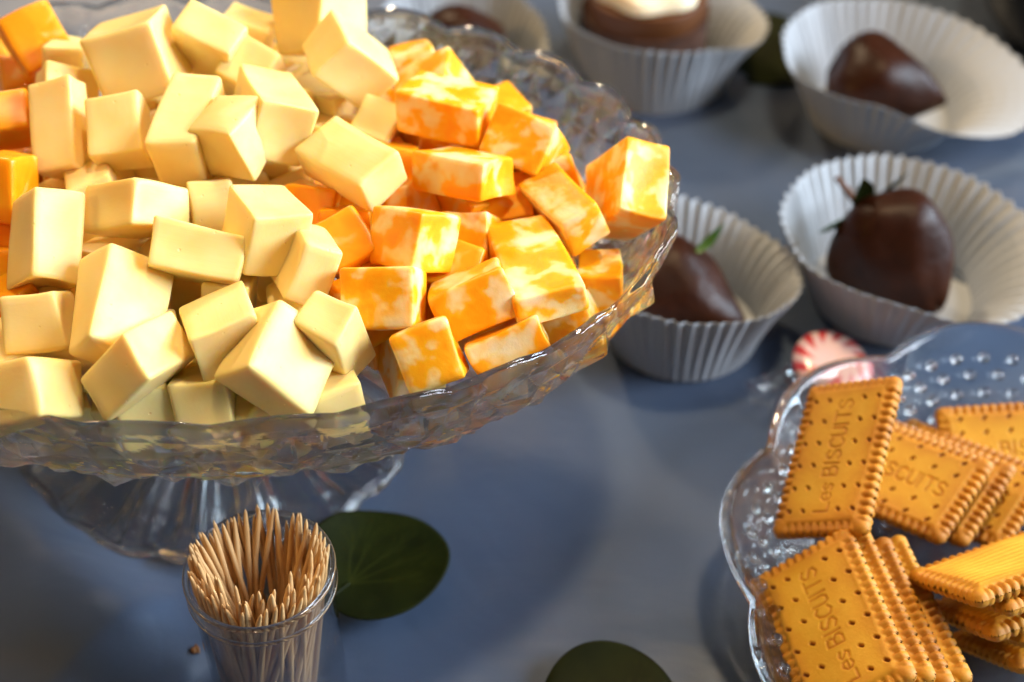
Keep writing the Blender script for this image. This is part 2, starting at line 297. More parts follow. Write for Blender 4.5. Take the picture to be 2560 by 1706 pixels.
# ------------------------------------------------------------------ cheese cubes
CUBES = [
('Y1','y',(-0.1424,0.4585,0.1645),(0.3545,-0.6263,-0.4976,0.4842),(0.0248,0.0270,0.0271)),
('Y2','y',(-0.1161,0.4702,0.1595),(0.2083,-0.8173,-0.5330,-0.0672),(0.0148,0.0233,0.0311)),
('Y3','y',(-0.0769,0.4940,0.1600),(0.4267,-0.7939,-0.2097,0.3791),(0.0249,0.0258,0.0266)),
('Y4','y',(-0.0626,0.4647,0.1583),(0.2444,-0.5400,-0.7399,0.3183),(0.0224,0.0265,0.0185)),
('Y5','y',(-0.1005,0.4607,0.1556),(0.0844,-0.2577,-0.9195,-0.2846),(0.0177,0.0182,0.0186)),
('Y6','y',(-0.0880,0.4268,0.1593),(0.1714,0.1733,-0.9646,0.1007),(0.0195,0.0348,0.0217)),
('Y7','y',(-0.1645,0.4218,0.1566),(0.2275,-0.7461,-0.2515,0.5730),(0.0129,0.0316,0.0158)),
('Y8','y',(-0.1698,0.4508,0.1528),(0.3555,-0.8898,-0.1035,0.2668),(0.0194,0.0168,0.0192)),
('Y9','y',(-0.1416,0.4176,0.1582),(0.5618,-0.3333,-0.6714,0.3502),(0.0227,0.0162,0.0181)),
('Y10','y',(-0.1163,0.4182,0.1584),(0.0186,0.0808,0.9928,0.0860),(0.0174,0.0332,0.0223)),
('Y11','y',(-0.0986,0.4094,0.1616),(0.0961,0.1962,0.9746,0.0498),(0.0187,0.0195,0.0203)),
('Y13','y',(-0.0574,0.4038,0.1541),(0.0683,0.3698,0.9191,0.1175),(0.0333,0.0192,0.0134)),
('Y14','y',(-0.1573,0.3642,0.1501),(0.2892,-0.8994,-0.1049,0.3107),(0.0163,0.0297,0.0227)),
('Y15','y',(-0.1287,0.3778,0.1537),(0.3124,-0.8284,-0.1839,0.4271),(0.0233,0.0151,0.0235)),
('Y15b','y',(-0.1504,0.4031,0.1410),(0.1253,0.5878,0.7991,0.0161),(0.0188,0.0159,0.0184)),
('Y16','y',(-0.1076,0.3968,0.1400),(0.4382,-0.8880,-0.1183,0.0745),(0.0151,0.0171,0.0189)),
('Y17','y',(-0.0837,0.3700,0.1515),(0.0316,-0.5102,-0.8394,0.1846),(0.0242,0.0204,0.0214)),
('Y18','y',(-0.1055,0.3589,0.1492),(0.1449,-0.0337,-0.9345,-0.3233),(0.0292,0.0154,0.0191)),
('Y19','y',(-0.0698,0.3589,0.1452),(0.0528,-0.5498,-0.7793,0.2959),(0.0212,0.0135,0.0201)),
('Y20','y',(-0.1279,0.3368,0.1438),(0.1236,-0.9119,-0.0657,0.3858),(0.0233,0.0342,0.0157)),
('Y21','y',(-0.1543,0.3354,0.1396),(0.2390,-0.6399,-0.3389,0.6470),(0.0184,0.0181,0.0183)),
('Y22','y',(-0.0930,0.3306,0.1397),(0.1401,0.5704,0.8092,0.0131),(0.0236,0.0210,0.0174)),
('Y24','y',(-0.1190,0.3182,0.1368),(0.3438,-0.2518,-0.8969,0.1183),(0.0162,0.0240,0.0245)),
('Y25','y',(-0.0749,0.3213,0.1359),(0.3939,-0.7107,-0.5661,0.1388),(0.0260,0.0260,0.0181)),
('Y26','y',(-0.0581,0.3322,0.1359),(0.0088,0.2658,0.9542,0.1368),(0.0163,0.0142,0.0277)),
('Y27','y',(-0.1537,0.3106,0.1317),(0.2614,-0.8174,-0.2242,0.4617),(0.0210,0.0185,0.0247)),
('Y28','y',(-0.1002,0.3180,0.1206),(0.2033,0.6556,0.7160,-0.1270),(0.0190,0.0176,0.0183)),
('Y29','y',(-0.1203,0.3167,0.1186),(0.3089,-0.4876,-0.5278,0.6232),(0.0188,0.0185,0.0163)),
('Y30','y',(-0.0593,0.3224,0.1179),(0.3206,-0.4765,-0.5513,0.6052),(0.0186,0.0179,0.0163)),
('Y31','y',(-0.0966,0.3535,0.1309),(0.3790,-0.6072,-0.3201,0.6207),(0.0186,0.0183,0.0149)),
('Y36','y',(-0.1080,0.4965,0.1501),(0.1486,-0.0764,-0.9828,0.0788),(0.0185,0.0183,0.0175)),
('Y37','y',(-0.1771,0.4804,0.1473),(0.4539,-0.5383,-0.3797,0.6001),(0.0184,0.0180,0.0154)),
('O1','o',(-0.1913,0.4903,0.1516),(0.2863,-0.3974,-0.8384,-0.2390),(0.0224,0.0208,0.0201)),
('O2','o',(-0.2253,0.5184,0.1293),(0.4999,-0.1720,-0.7492,0.3991),(0.0180,0.0185,0.0160)),
('O3','o',(-0.1891,0.4318,0.1533),(0.5762,-0.2104,-0.6214,0.4874),(0.0147,0.0197,0.0193)),
('O4','o',(-0.1779,0.3936,0.1517),(0.3948,-0.6368,-0.3049,0.5879),(0.0204,0.0221,0.0136)),
('O5','o',(-0.1835,0.3847,0.1323),(0.2979,-0.6005,-0.3781,0.6385),(0.0183,0.0167,0.0160)),
('O6','o',(-0.1798,0.3691,0.1322),(0.0342,0.0302,-0.9482,0.3145),(0.0161,0.0183,0.0178)),
('M1','m',(-0.0307,0.4712,0.1409),(0.1161, -0.8643, -0.0583, 0.4859),(0.02, 0.0199, 0.0238)),
('M1b','m',(-0.0399,0.4884,0.1409),(0.1829, 0.6196, 0.7612, -0.0564),(0.0188, 0.0171, 0.0168)),
('M2','m',(-0.0246,0.4389,0.1541),(0.0442,-0.1434,-0.9857,0.0773),(0.0306,0.0229,0.0156)),
('M3','m',(0.0047,0.4275,0.1441),(0.1694,-0.1873,-0.8838,0.3938),(0.0232,0.0230,0.0183)),
('M4','m',(-0.0172,0.4072,0.1473),(0.0345,0.2872,0.9272,-0.2380),(0.0288,0.0222,0.0136)),
('M5','m',(0.0189,0.3999,0.1367),(0.1088,0.4892,0.8502,0.1616),(0.0297,0.0156,0.0186)),
('M6','m',(0.0422,0.4153,0.1332),(0.3223,-0.6568,-0.6785,-0.0661),(0.0282,0.0171,0.0321)),
('M7','m',(-0.0341,0.3727,0.1446),(0.0328,0.3170,0.8861,-0.3366),(0.0212,0.0207,0.0187)),
('M8','m',(-0.0149,0.3893,0.1294),(0.3178,-0.7289,-0.2207,0.5648),(0.0188,0.0199,0.0167)),
('M9','m',(0.0067,0.3689,0.1353),(0.3931,-0.4578,-0.5550,0.5726),(0.0447,0.0109,0.0233)),
('M10','m',(-0.0129,0.3527,0.1349),(0.2318,-0.6354,-0.5035,0.5376),(0.0187,0.0170,0.0254)),
('M11','m',(-0.0428,0.3473,0.1396),(0.0203,0.0588,0.9349,-0.3493),(0.0237,0.0193,0.0189)),
('M12','m',(-0.0271,0.3303,0.1303),(0.1914,-0.6872,-0.4189,0.5619),(0.0185,0.0198,0.0190)),
('M13','m',(-0.0012,0.3396,0.1265),(0.1835,-0.6842,-0.4469,0.5463),(0.0187,0.0116,0.0245)),
('M14','m',(0.0210,0.3650,0.1133),(0.2082,-0.7454,-0.3983,0.4923),(0.0189,0.0159,0.0179)),
('M15','m',(0.0324,0.3843,0.1137),(0.0755,0.7181,0.6908,-0.0362),(0.0190,0.0149,0.0190)),
('M16','o',(-0.0587,0.3920,0.1315),(0.3449,-0.6372,-0.3434,0.5976),(0.0188,0.0178,0.0175)),
('M17','o',(-0.0576,0.3769,0.1380),(0.1436,-0.4949,-0.8285,-0.2190),(0.0186,0.0158,0.0188)),
('M18','y',(-0.0518,0.4442,0.1397),(0.0865,-0.1416,-0.9712,-0.1710),(0.0167,0.0180,0.0188)),
('M19','o',(-0.0435,0.4232,0.1371),(0.0726,-0.0318,-0.9675,0.2403),(0.0151,0.0188,0.0182)),
('M20','o',(-0.0717,0.4006,0.1369),(0.0649,-0.0727,-0.9557,0.2779),(0.0174,0.0187,0.0157)),
]
def cheese_mesh(name, size, seed, m):
    g = np.random.RandomState(seed); N = 9
    s = np.array(size)*.532; rad = .0008+.0004*g.rand()
    cj = 1+g.randn(2, 2, 2, 3)*.05
    pinch = np.clip(g.randn(3, 2)*.032+.014, -.05, .08)
    vid = {}; vs_ = []; fs = []
    lin = np.concatenate([[-1], np.linspace(-.93, .93, N-2), [1]])
    lin = np.concatenate([[-1, -.95, -.86], np.linspace(-.68, .68, N-4), [.86, .95, 1]])
    M = len(lin)
    ph = g.rand(6)*6.28
    def vert(i, j, k):
        key = (i, j, k)
        if key in vid: return vid[key]
        u = np.array([lin[i], lin[j], lin[k]]); p = u*s
        q = np.clip(p, -(s-rad*1.6), s-rad*1.6); d = p-q; n_ = np.linalg.norm(d)
        if n_ > 0:
            mx_ = np.max(np.abs(d)); p = q+d/n_*mx_
        a = (u+1)/2
        f_ = np.zeros(3)
        for x in (0, 1):
            for y in (0, 1):
                for z in (0, 1): f_ += cj[x, y, z]*(a[0] if x else 1-a[0])*(a[1] if y else 1-a[1])*(a[2] if z else 1-a[2])
        p = p*f_
        for ax in range(3):
            b, c = [q_ for q_ in range(3) if q_ != ax]
            wgt = (1-u[b]**2)*(1-u[c]**2)
            sd = 1 if u[ax] > 0 else 0
            p[ax] -= np.sign(u[ax])*abs(u[ax])**3*pinch[ax, sd]*2*s[ax]*wgt
        p += .00035*np.array([math.sin(u[1]*2.3+ph[0])*math.cos(u[2]*2+ph[1]), math.sin(u[2]*2.2+ph[2])*math.cos(u[0]*2.5+ph[3]), math.sin(u[0]*2.1+ph[4])*math.cos(u[1]*2.4+ph[5])])
        vid[key] = len(vs_); vs_.append(p); return vid[key]
    for ax in range(3):
        for e in (0, M-1):
            for i in range(M-1):
                for j in range(M-1):
                    def K(a, b):
                        k = [0, 0, 0]; k[ax] = e; k[(ax+1) % 3] = a; k[(ax+2) % 3] = b; return vert(*k)
                    q = (K(i, j), K(i+1, j), K(i+1, j+1), K(i, j+1))
                    fs.append(q if e else q[::-1])
    return mesh_obj(name, vs_, fs, m)
LAB = {
'Y1': 'large pale cheese cube at the back left with a thin bright right edge',
'Y2': 'pale cheese cube behind the big one at the back, its cream top sloping right',
'Y3': 'pale cheese cube at the very top of the heap, cut by the picture edge',
'Y4': 'large pale cheese block balanced high next to the marbled cubes at the back',
'Y5': 'small pale cheese cube with square tilted top in the middle of the back rows',
'Y6': 'pale cheese cube with cream top tucked under the large balanced block',
'Y7': 'tall narrow pale cheese piece standing beside the orange cubes at the left',
'Y8': 'pale cheese cube with white top peeking out above the tall narrow piece',
'Y9': 'dented pale cheese cube between the tall narrow piece and the centre pair',
'Y10': 'large peach topped cheese cube half hidden behind the pointed centre cube',
'Y11': 'pointed pale cheese cube with a white six sided right face, centre of heap',
'Y13': 'flat wide pale cheese slab with broad tilted top, bordering the orange cubes',
'Y14': 'upright pale cheese piece with a white stripe at the left, below the tall narrow piece',
'Y15': 'wavy pale cheese cube with a square white face, left of the small wedge',
'Y15b': 'peach cheese corner showing behind the wavy cube with a square white face',
'Y16': 'small yellow cheese wedge squeezed between the wavy cube and the white topped cube',
'Y17': 'pale cheese cube with broad white top behind the flat white slab',
'Y18': 'flat white cheese slab with a small round dent, lying across the middle',
'Y19': 'pale cheese cube with peach left face, left of the dark gap by the marbled cubes',
'Y20': 'tall hollowed cheese piece with curved faces below the wavy cube',
'Y21': 'creased pale cheese cube at the lower left picture edge',
'Y22': 'pale cheese cube with white top tilted behind the two front cubes',
'Y24': 'front cheese cube tipped onto its corner, left of the two white front ones',
'Y25': 'largest front cheese cube with a big white diamond face above the glass rim',
'Y26': 'pale cheese cube with peach top and white end right of the diamond faced one',
'Y27': 'bottom left cheese cube half white half yellow just above the glass rim',
'Y28': 'shaded cheese cube behind the glass rim below the diamond faced one',
'Y29': 'shaded olive cheese cube behind the glass rim under the tipped front cube',
'Y30': 'shaded cheese cube behind the rim at the right end of the pale cubes',
'Y31': 'dim yellow cheese cube in the gap below the flat white slab',
'Y36': 'blurred yellow cheese cube at the back between two taller pale ones',
'Y37': 'yellow cheese corner between the top left orange cube and the large back cube',
'O1': 'big orange cheese cube tilted at the top left corner of the heap',
'O2': 'sliver of orange cheese below the tilted top left orange cube',
'O3': 'orange cheese cube with marbled top at the left edge, upper of the stacked pair',
'O4': 'orange cheese cube at the left edge below the marbled topped one',
'O5': 'dark orange cheese cube beside the upright striped pale piece',
'O6': 'yellow orange cheese cube low beside the upright striped pale piece',
'M1': 'farthest marbled cheese cube with pointed orange top at the back',
'M1b': 'yellow orange cheese piece left of the farthest pointed marbled cube',
'M2': 'broad marbled cheese block with deep orange front, second from the back',
'M3': 'rounded marbled cheese cube leaning towards the empty far side of the dish',
'M4': 'wide marbled cheese block with a white patch, in the middle of the orange group',
'M5': 'long marbled cheese block sloping down to the right between the middle and rim',
'M6': 'rightmost marbled cheese cube perched on the glass rim with a white face',
'M7': 'square marbled cheese cube with a crumbled top edge facing the front',
'M8': 'narrow orange cheese cube standing behind the crumbled edge cube',
'M9': 'large marbled cheese block with a white striped lower side near the right rim',
'M10': 'tilted marbled cheese cube in front with bright orange top edge',
'M11': 'marbled cheese cube with an orange left half and white band at its right',
'M12': 'lowest marbled cheese cube at the front beside the gap',
'M13': 'marbled cheese cube resting against the front rim right of the lowest one',
'M14': 'yellowish marbled cheese cube low against the rim under the striped block',
'M15': 'thin cream and orange cheese piece standing between striped block and rim',
'M16': 'plain orange cheese cube left of the crumbled edge cube',
'M17': 'orange cheese corner right of the pale cube with peach left face',
'M18': 'yellow cheese cube in the gap under the large balanced block',
'M19': 'orange cheese sliver left of the wide block with a white patch',
'M20': 'orange cheese corner showing under the flat wide pale slab',
}
KIND = {'y': ('pale_cheese_cube', M_Y), 'm': ('marbled_cheese_cube', M_M), 'o': ('orange_cheese_cube', M_O)}
placed = []
for q, (nm, k, c, qt, s) in enumerate(CUBES):
    o = cheese_mesh(KIND[k][0], s, 100+q, KIND[k][1])
    o.location = c; o.rotation_mode = 'QUATERNION'; o.rotation_quaternion = qt
    placed.append((np.array(c), float(np.prod(s))**(1/3)))
    tag(o, LAB[nm], 'cheese cube', 'cheese cubes heaped in the glass dish')
# cubes underneath, filling the heap
ANCH = {'Y1': 'the largest cube at the back left', 'Y3': 'the topmost cube cut by the picture edge', 'Y4': 'the large block balanced by the marbled cubes', 'Y7': 'the tall narrow piece at the left', 'Y9': 'the dented cube left of the centre pair',
 'Y11': 'the pointed cube in the centre', 'Y13': 'the flat wide slab beside the orange cubes', 'Y15': 'the wavy cube with a square white face', 'Y17': 'the broad white topped cube', 'Y18': 'the flat white slab in the middle', 'Y19': 'the cube by the dark gap',
 'Y20': 'the tall hollowed piece', 'Y21': 'the creased cube at the lower left', 'Y24': 'the front cube tipped onto its corner', 'Y25': 'the big diamond faced front cube', 'Y26': 'the white ended cube right of the diamond faced one', 'Y27': 'the bottom left cube above the rim',
 'O1': 'the tilted top left orange cube', 'O3': 'the upper orange cube at the left edge', 'O4': 'the lower orange cube at the left edge', 'M1': 'the farthest marbled cube', 'M2': 'the broad marbled block', 'M3': 'the rounded marbled cube',
 'M4': 'the wide marbled block with a white patch', 'M5': 'the long sloping marbled block', 'M6': 'the marbled cube perched on the rim', 'M7': 'the crumbled edge marbled cube', 'M9': 'the striped marbled block', 'M10': 'the bright edged marbled cube in front',
 'M11': 'the half orange marbled cube', 'M12': 'the lowest marbled cube', 'M13': 'the marbled cube against the front rim'}
POS = {q[0]: np.array(q[2]) for q in CUBES}
g = np.random.RandomState(3); nfill = 0
KEEP = set([35,45,56,57,58,67,69,88,96,97,105,113,115,117,131,134,136,138,139,141,142,147,148,149,150,151,152,153,154,157,158,159,160,161,162,164,168,169,172,173,175,177,178,179,180,181,182,183,184,186,187,190,191,192,193,194,195,196,197,198,200,201,202,203,204])
cand = []
for lz, hz in ((0, .109), (1, .128)):
    for ix in range(-9, 10):
        for iy in range(-7, 8):
            x = BX+ix*.0205+(.01 if iy % 2 else 0)+lz*.009; y = BY+iy*.0195+lz*.008
            cand.append((x+g.randn()*.0015, y+g.randn()*.0015, hz, lz))
for x, y, hz, lz in cand:
    rr = math.hypot((x-BX)/AX, (y-BY)/AY)
    if rr > (.80 if lz == 0 else .74): continue
    c = np.array((x, y, hz))
    if lz and hz > .118+.034*(1-rr*rr)-.004 and x > -.21: continue
    if any(np.linalg.norm(c-p) < .40*(s+.018)+(.0) for p, s in placed): continue
    if x > -.21 and -.076 < x < -.034 and y < .352: continue
    nfid = nfill; nfill += 1
    if KEEP and nfid not in KEEP: placed.append((c, .018)); continue
    k = 'y' if (x < -.065 and x > -.17) else ('o' if x <= -.17 or (nfid*7) % 3 else 'm')
    g2 = np.random.RandomState(nfid); s = .0175+g2.rand(3)*.002
    o = cheese_mesh(KIND[k][0], s, 500+nfid, KIND[k][1]); o.location = c
    o.rotation_euler = (g2.randn()*.3, g2.randn()*.3, g2.rand()*3)
    placed.append((c, .018)); o['nf'] = nfid
    an = min(ANCH, key=lambda q: np.linalg.norm(POS[q]-c)); word = 'below' if POS[an][2] > c[2]+.006 else 'tucked behind'
    lb = '%s cheese cube mostly hidden %s %s' % ({'y': 'pale yellow', 'm': 'marbled', 'o': 'orange'}[k], word, ANCH[an])
    tag(o, lb, 'cheese cube', lb.replace('cheese cube', 'cubes'))
print('fill', nfill)

# ------------------------------------------------------------------ toothpick jar
JX, JY, JR, JH = -.0846, .287, .0250, .072
jar = empty('toothpick_jar', (JX, JY, 0)); tag(jar, 'clear round plastic jar packed with wooden toothpicks', 'jar')
jp = [(.0005, .0012), (JR-.003, .0012), (JR-.0012, .0025), (JR-.0010, JH-.012), (JR-.0011, JH-.0105), (JR-.0002, JH-.0085), (JR-.0002, JH-.0065), (JR-.0011, JH-.0055), (JR-.0011, JH-.001), (JR-.0016, JH),
      (JR-.0022, JH-.001), (JR-.0022, .0045), (JR-.004, .0032), (.0005, .0030)]
jv, jf = lathe(jp, 96); nj = len(jp); jf.append([i*nj for i in range(96)][::-1]); jf.append([i*nj+nj-1 for i in range(96)])
fix_normals(mesh_obj('cylinder_wall', jv, jf, M_P, jar))
def torus(name, R_, r_, z, m, parent):
    pr_ = [(R_+r_*math.cos(2*math.pi*k/12), z+r_*math.sin(2*math.pi*k/12)) for k in range(12)]
    tv, tf = lathe(pr_, 96, closed=True); return fix_normals(mesh_obj(name, tv, tf, m, parent))
torus('lip', JR-.0004, .0010, JH+.0004, M_G, jar); torus('collar', JR-.0002, .0007, JH-.0075, M_G, jar)
def pick_mesh():
    L_, r_ = .0755, .00098; pr = [(.00018, 0), (.0006, .0018), (r_, .0075), (r_, L_-.0075), (.0006, L_-.0018), (.00018, L_)]
    v_, f_ = lathe(pr, 9); n_ = len(pr); f_.append([i*n_ for i in range(9)][::-1]); f_.append([i*n_+n_-1 for i in range(9)])
    o = mesh_obj('toothpick', v_, f_, M_W); return o
pk = pick_mesh(); first = True; tops = []
g = np.random.RandomState(11); RI = JR-.0034; n_p = 0
def put_pick(top_a, top_r, bot, zb):
    global first, n_p
    L_ = .0755
    b = np.array([bot[0], bot[1], zb]); tx, ty = top_r*math.cos(top_a), top_r*math.sin(top_a)
    # the pick leans on the jar's rim: passes (tx,ty) at rim height
    at = np.array([tx, ty, JH-.002]); d = at-b; d /= np.linalg.norm(d)
    o = pk if first else pk.copy()
    if not first: COL.objects.link(o)
    first = False
    o.location = Vector((JX, JY, 0))+Vector(b); o.rotation_mode = 'QUATERNION'; o.rotation_quaternion = Vector(d).to_track_quat('Z', 'Y')
    a = (math.degrees(top_a)+360) % 360
    side = 'back' if 40 < a < 140 else ('left side' if a <= 215 and a >= 140 else ('front' if 215 < a < 325 else 'right side'))
    tag(o, 'thin wooden toothpick leaning on the %s of the clear jar rim' % side, 'toothpick', 'toothpicks leaning on the %s of the jar' % side); n_p += 1
for ring, cnt in ((0, 50), (1, 42), (2, 30)):
    for i in range(cnt):
        a = 2*math.pi*(i+.5*g.rand())/cnt; tr_ = RI*(1-.085*ring)-g.rand()*.0006
        sx, sy = math.cos(a), math.sin(a)
        front = max(0, -sy); back = max(0, sy)
        bx = RI*(front*(.5*sx-.36)+(1-front)*(.10*sx+.04)); by = RI*(-.70*front-.55*(1-front))
        bx += g.randn()*.0052; by += g.randn()*.0044; h = math.hypot(bx, by)
        if h > RI*.93: bx *= RI*.93/h; by *= RI*.93/h
        put_pick(a, tr_, (bx, by), .0045+.003*g.rand()+.002*ring)
print('picks', n_p)

# ------------------------------------------------------------------ biscuits
BW, BL, BT = .0415, .0676, .0066
STROKES = {
 'L': [[(0, 1), (0, 0), (.55, 0)]], 'e': [[(0, .32), (.5, .32), (.45, .58), (.2, .64), (0, .4), (.05, .12), (.25, 0), (.5, .1)]],
 's': [[(.45, .55), (.2, .64), (.03, .5), (.2, .34), (.42, .2), (.3, .02), (.0, .08)]],
 'B': [[(0, 0), (0, 1), (.45, .95), (.5, .75), (.4, .55), (0, .52)], [(.4, .55), (.6, .4), (.6, .15), (.4, 0), (0, 0)]],
 'I': [[(0, 0), (0, 1)]], 'S': [[(.58, .85), (.3, 1), (.05, .85), (.08, .62), (.3, .52), (.55, .38), (.58, .15), (.3, 0), (0, .15)]],
 'C': [[(.62, .82), (.38, 1), (.1, .85), (0, .5), (.1, .15), (.38, 0), (.62, .18)]],
 'U': [[(0, 1), (0, .25), (.15, .03), (.4, .03), (.55, .25), (.55, 1)]], 'T': [[(0, 1), (.7, 1)], [(.35, 1), (.35, 0)]]}
ADV = {'L': .75, 'e': .68, 's': .62, ' ': .42, 'B': .85, 'I': .3, 'S': .82, 'C': .85, 'U': .8, 'T': .85}
def biscuit_mesh(name, face):
    """local x along the length (reading direction), y letter-up, z up; face: lettered side up (True) or ridged underside (False)"""
    st = .00040; nx = int((BL+.0008)/st); ny = int((BW+.0008)/st)
    xs = np.linspace(-BL/2-.0004, BL/2+.0004, nx); ys = np.linspace(-BW/2-.0004, BW/2+.0004, ny); X, Y = np.meshgrid(xs, ys, indexing='ij')
    ins = .0034; sx, sy = BL/2-ins, BW/2-ins
    def rrect(X, Y, hx, hy, r_):
        qx, qy = np.abs(X)-hx+r_, np.abs(Y)-hy+r_
        return np.hypot(np.maximum(qx, 0), np.maximum(qy, 0))+np.minimum(np.maximum(qx, qy), 0)-r_
    ds = -rrect(X, Y, sx, sy, .002); hh = BT/2
    ed = .0026; slab = np.where(ds > 0, hh*np.sqrt(np.clip(1-np.clip(1-ds/ed, 0, 1)**2, 0, 1)), -1)
    slab = np.where(ds > 0, np.maximum(slab, hh*.45), -1)
    lob = np.full(X.shape, -1.)
    def capsule(x0, y0, x1, y1, r_, hz):
        nonlocal lob
        dx, dy = x1-x0, y1-y0; L2 = dx*dx+dy*dy+1e-12; t = np.clip(((X-x0)*dx+(Y-y0)*dy)/L2, 0, 1); d = np.hypot(X-x0-t*dx, Y-y0-t*dy)
        lob = np.maximum(lob, np.where(d < r_, hz*np.sqrt(np.clip(1-(d/r_)**2, 0, 1)), -1))
    nl, ns = 17, 10
    for i in range(nl):
        x = -BL/2+.0042+(i+.5)*(BL-.0084)/nl; r_ = (BL-.0084)/nl*.56
        for s in (-1, 1): capsule(x, s*(BW/2-r_), x, s*(BW/2-.0056), r_, hh*.90)
    for i in range(ns):
        y = -BW/2+.0042+(i+.5)*(BW-.0084)/ns; r_ = (BW-.0084)/ns*.56
        for s in (-1, 1): capsule(s*(BL/2-r_), y, s*(BL/2-.0056), y, r_, hh*.90)
    for a in (-1, 1):
        for b in (-1, 1): capsule(a*(BL/2-.0034), b*(BW/2-.0034), a*(BL/2-.006), b*(BW/2-.006), .0034, hh*.97)
    H_ = np.maximum(slab, lob); inside = H_ > 0
    bake_shade = np.clip(1-ds/.010, 0, 1)**1.5*.34; top = H_.copy()
    cent = np.clip((ds-.0012)/.002, 0, 1)
    if face:
        pit = np.zeros(X.shape); halo = np.zeros(X.shape)
        def groove(x0, y0, x1, y1, w_, dep):
            nonlocal pit, halo
            dx, dy = x1-x0, y1-y0; L2 = dx*dx+dy*dy+1e-12; t = np.clip(((X-x0)*dx+(Y-y0)*dy)/L2, 0, 1); d = np.hypot(X-x0-t*dx, Y-y0-t*dy)
            pit = np.maximum(pit, dep*np.exp(-(d/w_)**2)); halo = np.maximum(halo, np.exp(-((d-w_*2)/w_)**2)*dep*.28)
        for i in range(6):
            x = -BL/2+.0095+i*(BL-.019)/5
            for y in (-.0140, -.0078, .0078, .0140):
                groove(x-.0004, y-.0004, x+.0004, y+.0005, .00050, .0016)
        txt = 'Les BISCUITS'; hgt = .0062; tot = sum(ADV[c] for c in txt)*hgt; x0 = -tot/2
        for c in txt:
            for pl in STROKES.get(c, []):
                for (ax_, ay_), (bx_, by_) in zip(pl[:-1], pl[1:]): groove(x0+ax_*hgt, (ay_-.5)*hgt, x0+bx_*hgt, (by_-.5)*hgt, .00042, .0006)
            x0 += ADV[c]*hgt
        top = top-pit+halo*.15; bake_shade = bake_shade+np.clip(pit/.0011, 0, 1)*.72  # pits and lettering also darkened in colour, as shade inside the recesses
    else:
        top = top+cent*(.00022*np.sin(Y*2200+.5*np.sin(X*130))+.0002*np.sin(X*170+Y*90))
    top = top+cent*.0004*np.sin(X*75+1)*np.sin(Y*110)
    vid = -np.ones(X.shape, int); vs_ = []; bk = []
    # dilate by one cell so that the outline is covered
    m2 = inside.copy()
    m2[1:, :] |= inside[:-1, :]; m2[:-1, :] |= inside[1:, :]; m2[:, 1:] |= inside[:, :-1]; m2[:, :-1] |= inside[:, 1:]
    idx = np.argwhere(m2)
    for i, j in idx:
        vid[i, j] = len(vs_); z = top[i, j] if inside[i, j] else 0.0
        vs_.append((X[i, j], Y[i, j], z)); bk.append(bake_shade[i, j])
    n0 = len(vs_)
    for i, j in idx:
        z = -H_[i, j] if inside[i, j] else -.00005
        vs_.append((X[i, j], Y[i, j], z)); bk.append(bake_shade[i, j])
    fs = []
    for i in range(nx-1):
        for j in range(ny-1):
            q = (vid[i, j], vid[i+1, j], vid[i+1, j+1], vid[i, j+1])
            if min(q) >= 0:
                if not (inside[i, j] or inside[i+1, j] or inside[i+1, j+1] or inside[i, j+1]): continue
                fs.append(q); fs.append(tuple(n0+a for a in q[::-1]))
    return mesh_obj(name, vs_, fs, M_B, attr={'bake_shade': bk})
bis_face = biscuit_mesh('biscuit', True); bis_back = biscuit_mesh('biscuit', False)
used = {'f': False, 'b': False}
def place_biscuit(ctr, xdir, nrm, label, back=False, group='scalloped biscuits in the glass dish'):
    src = bis_back if back else bis_face; key = 'b' if back else 'f'
    o = src.copy() if used[key] else src
    if used[key]: COL.objects.link(o)
    used[key] = True
    z = Vector(nrm).normalized(); x = Vector(xdir); x = (x-z*x.dot(z)).normalized(); y = z.cross(x)
    m = Matrix((x, y, z)).transposed(); o.rotation_mode = 'QUATERNION'; o.rotation_quaternion = m.to_quaternion(); o.location = Vector(ctr)-z*BT/2
    tag(o, label, 'biscuit', group); return o
CAMV = Vector((0, 0, .4455))
def along(p, k): p = Vector(p); return CAMV+(p-CAMV)*k
A_n = (-.65, -.02, .76); place_biscuit(along((.112, .326, .087), 1.09), (.32, .9, .29), A_n, 'scalloped biscuit propped tall against the rim beside the red and white mint')
cB = along((.139, .339, .064), 1.09); nB = Vector((-.41, -.07, .91)).normalized(); xB = Vector((.68, -.69, .25))
place_biscuit(cB, xB, nB, 'lettered biscuit on top of the fanned stack right of the tallest biscuit')
place_biscuit(cB-nB*BT*1.02+Vector((.0085, .003, 0)), xB, nB, 'second biscuit down in the fanned stack, its beaded edge showing')
place_biscuit(cB-nB*BT*2.04+Vector((.0225, .005, 0)), xB, nB, 'third biscuit down in the fanned stack, mostly shaded by two above')
cD = along((.101, .263, .076), 1.09); nD = Vector((-.59, -.05, .81)).normalized(); xD = Vector((-.15, .99, -.05))
place_biscuit(cD, xD, nD, 'biscuit stamped Les BISCUITS on top of the nearest leaning stack')
for i, t in enumerate(('second', 'third', 'fourth')):
    k = i+1
    place_biscuit(cD-nD*BT*1.02*k+Vector((.0042*k, .003*k-.002*(i % 2), 0)), xD+Vector((.02*(i % 2), 0, 0)), nD, '%s biscuit down in the leaning stack nearest the camera' % t)
nE = Vector((-.21, .57, .79)).normalized(); xE = Vector((.92, .39, -.03))
place_biscuit((.181, .311, .05), xE, nE, 'plain backed biscuit lying face down, uppermost at the right edge', True)
place_biscuit(Vector((.181, .311, .05))-nE*BT*1.0+Vector((.010, .004, 0)), xE, nE, 'biscuit directly under the uppermost face down one', True)
place_biscuit((.190, .309, .033), xE, nE, 'face down biscuit jutting out below the uppermost one at the right', True)
place_biscuit(Vector((.190, .309, .033))-nE*BT*1.0+Vector((.010, .005, 0)), xE, nE, 'shaded biscuit between the two lower face down ones', True)
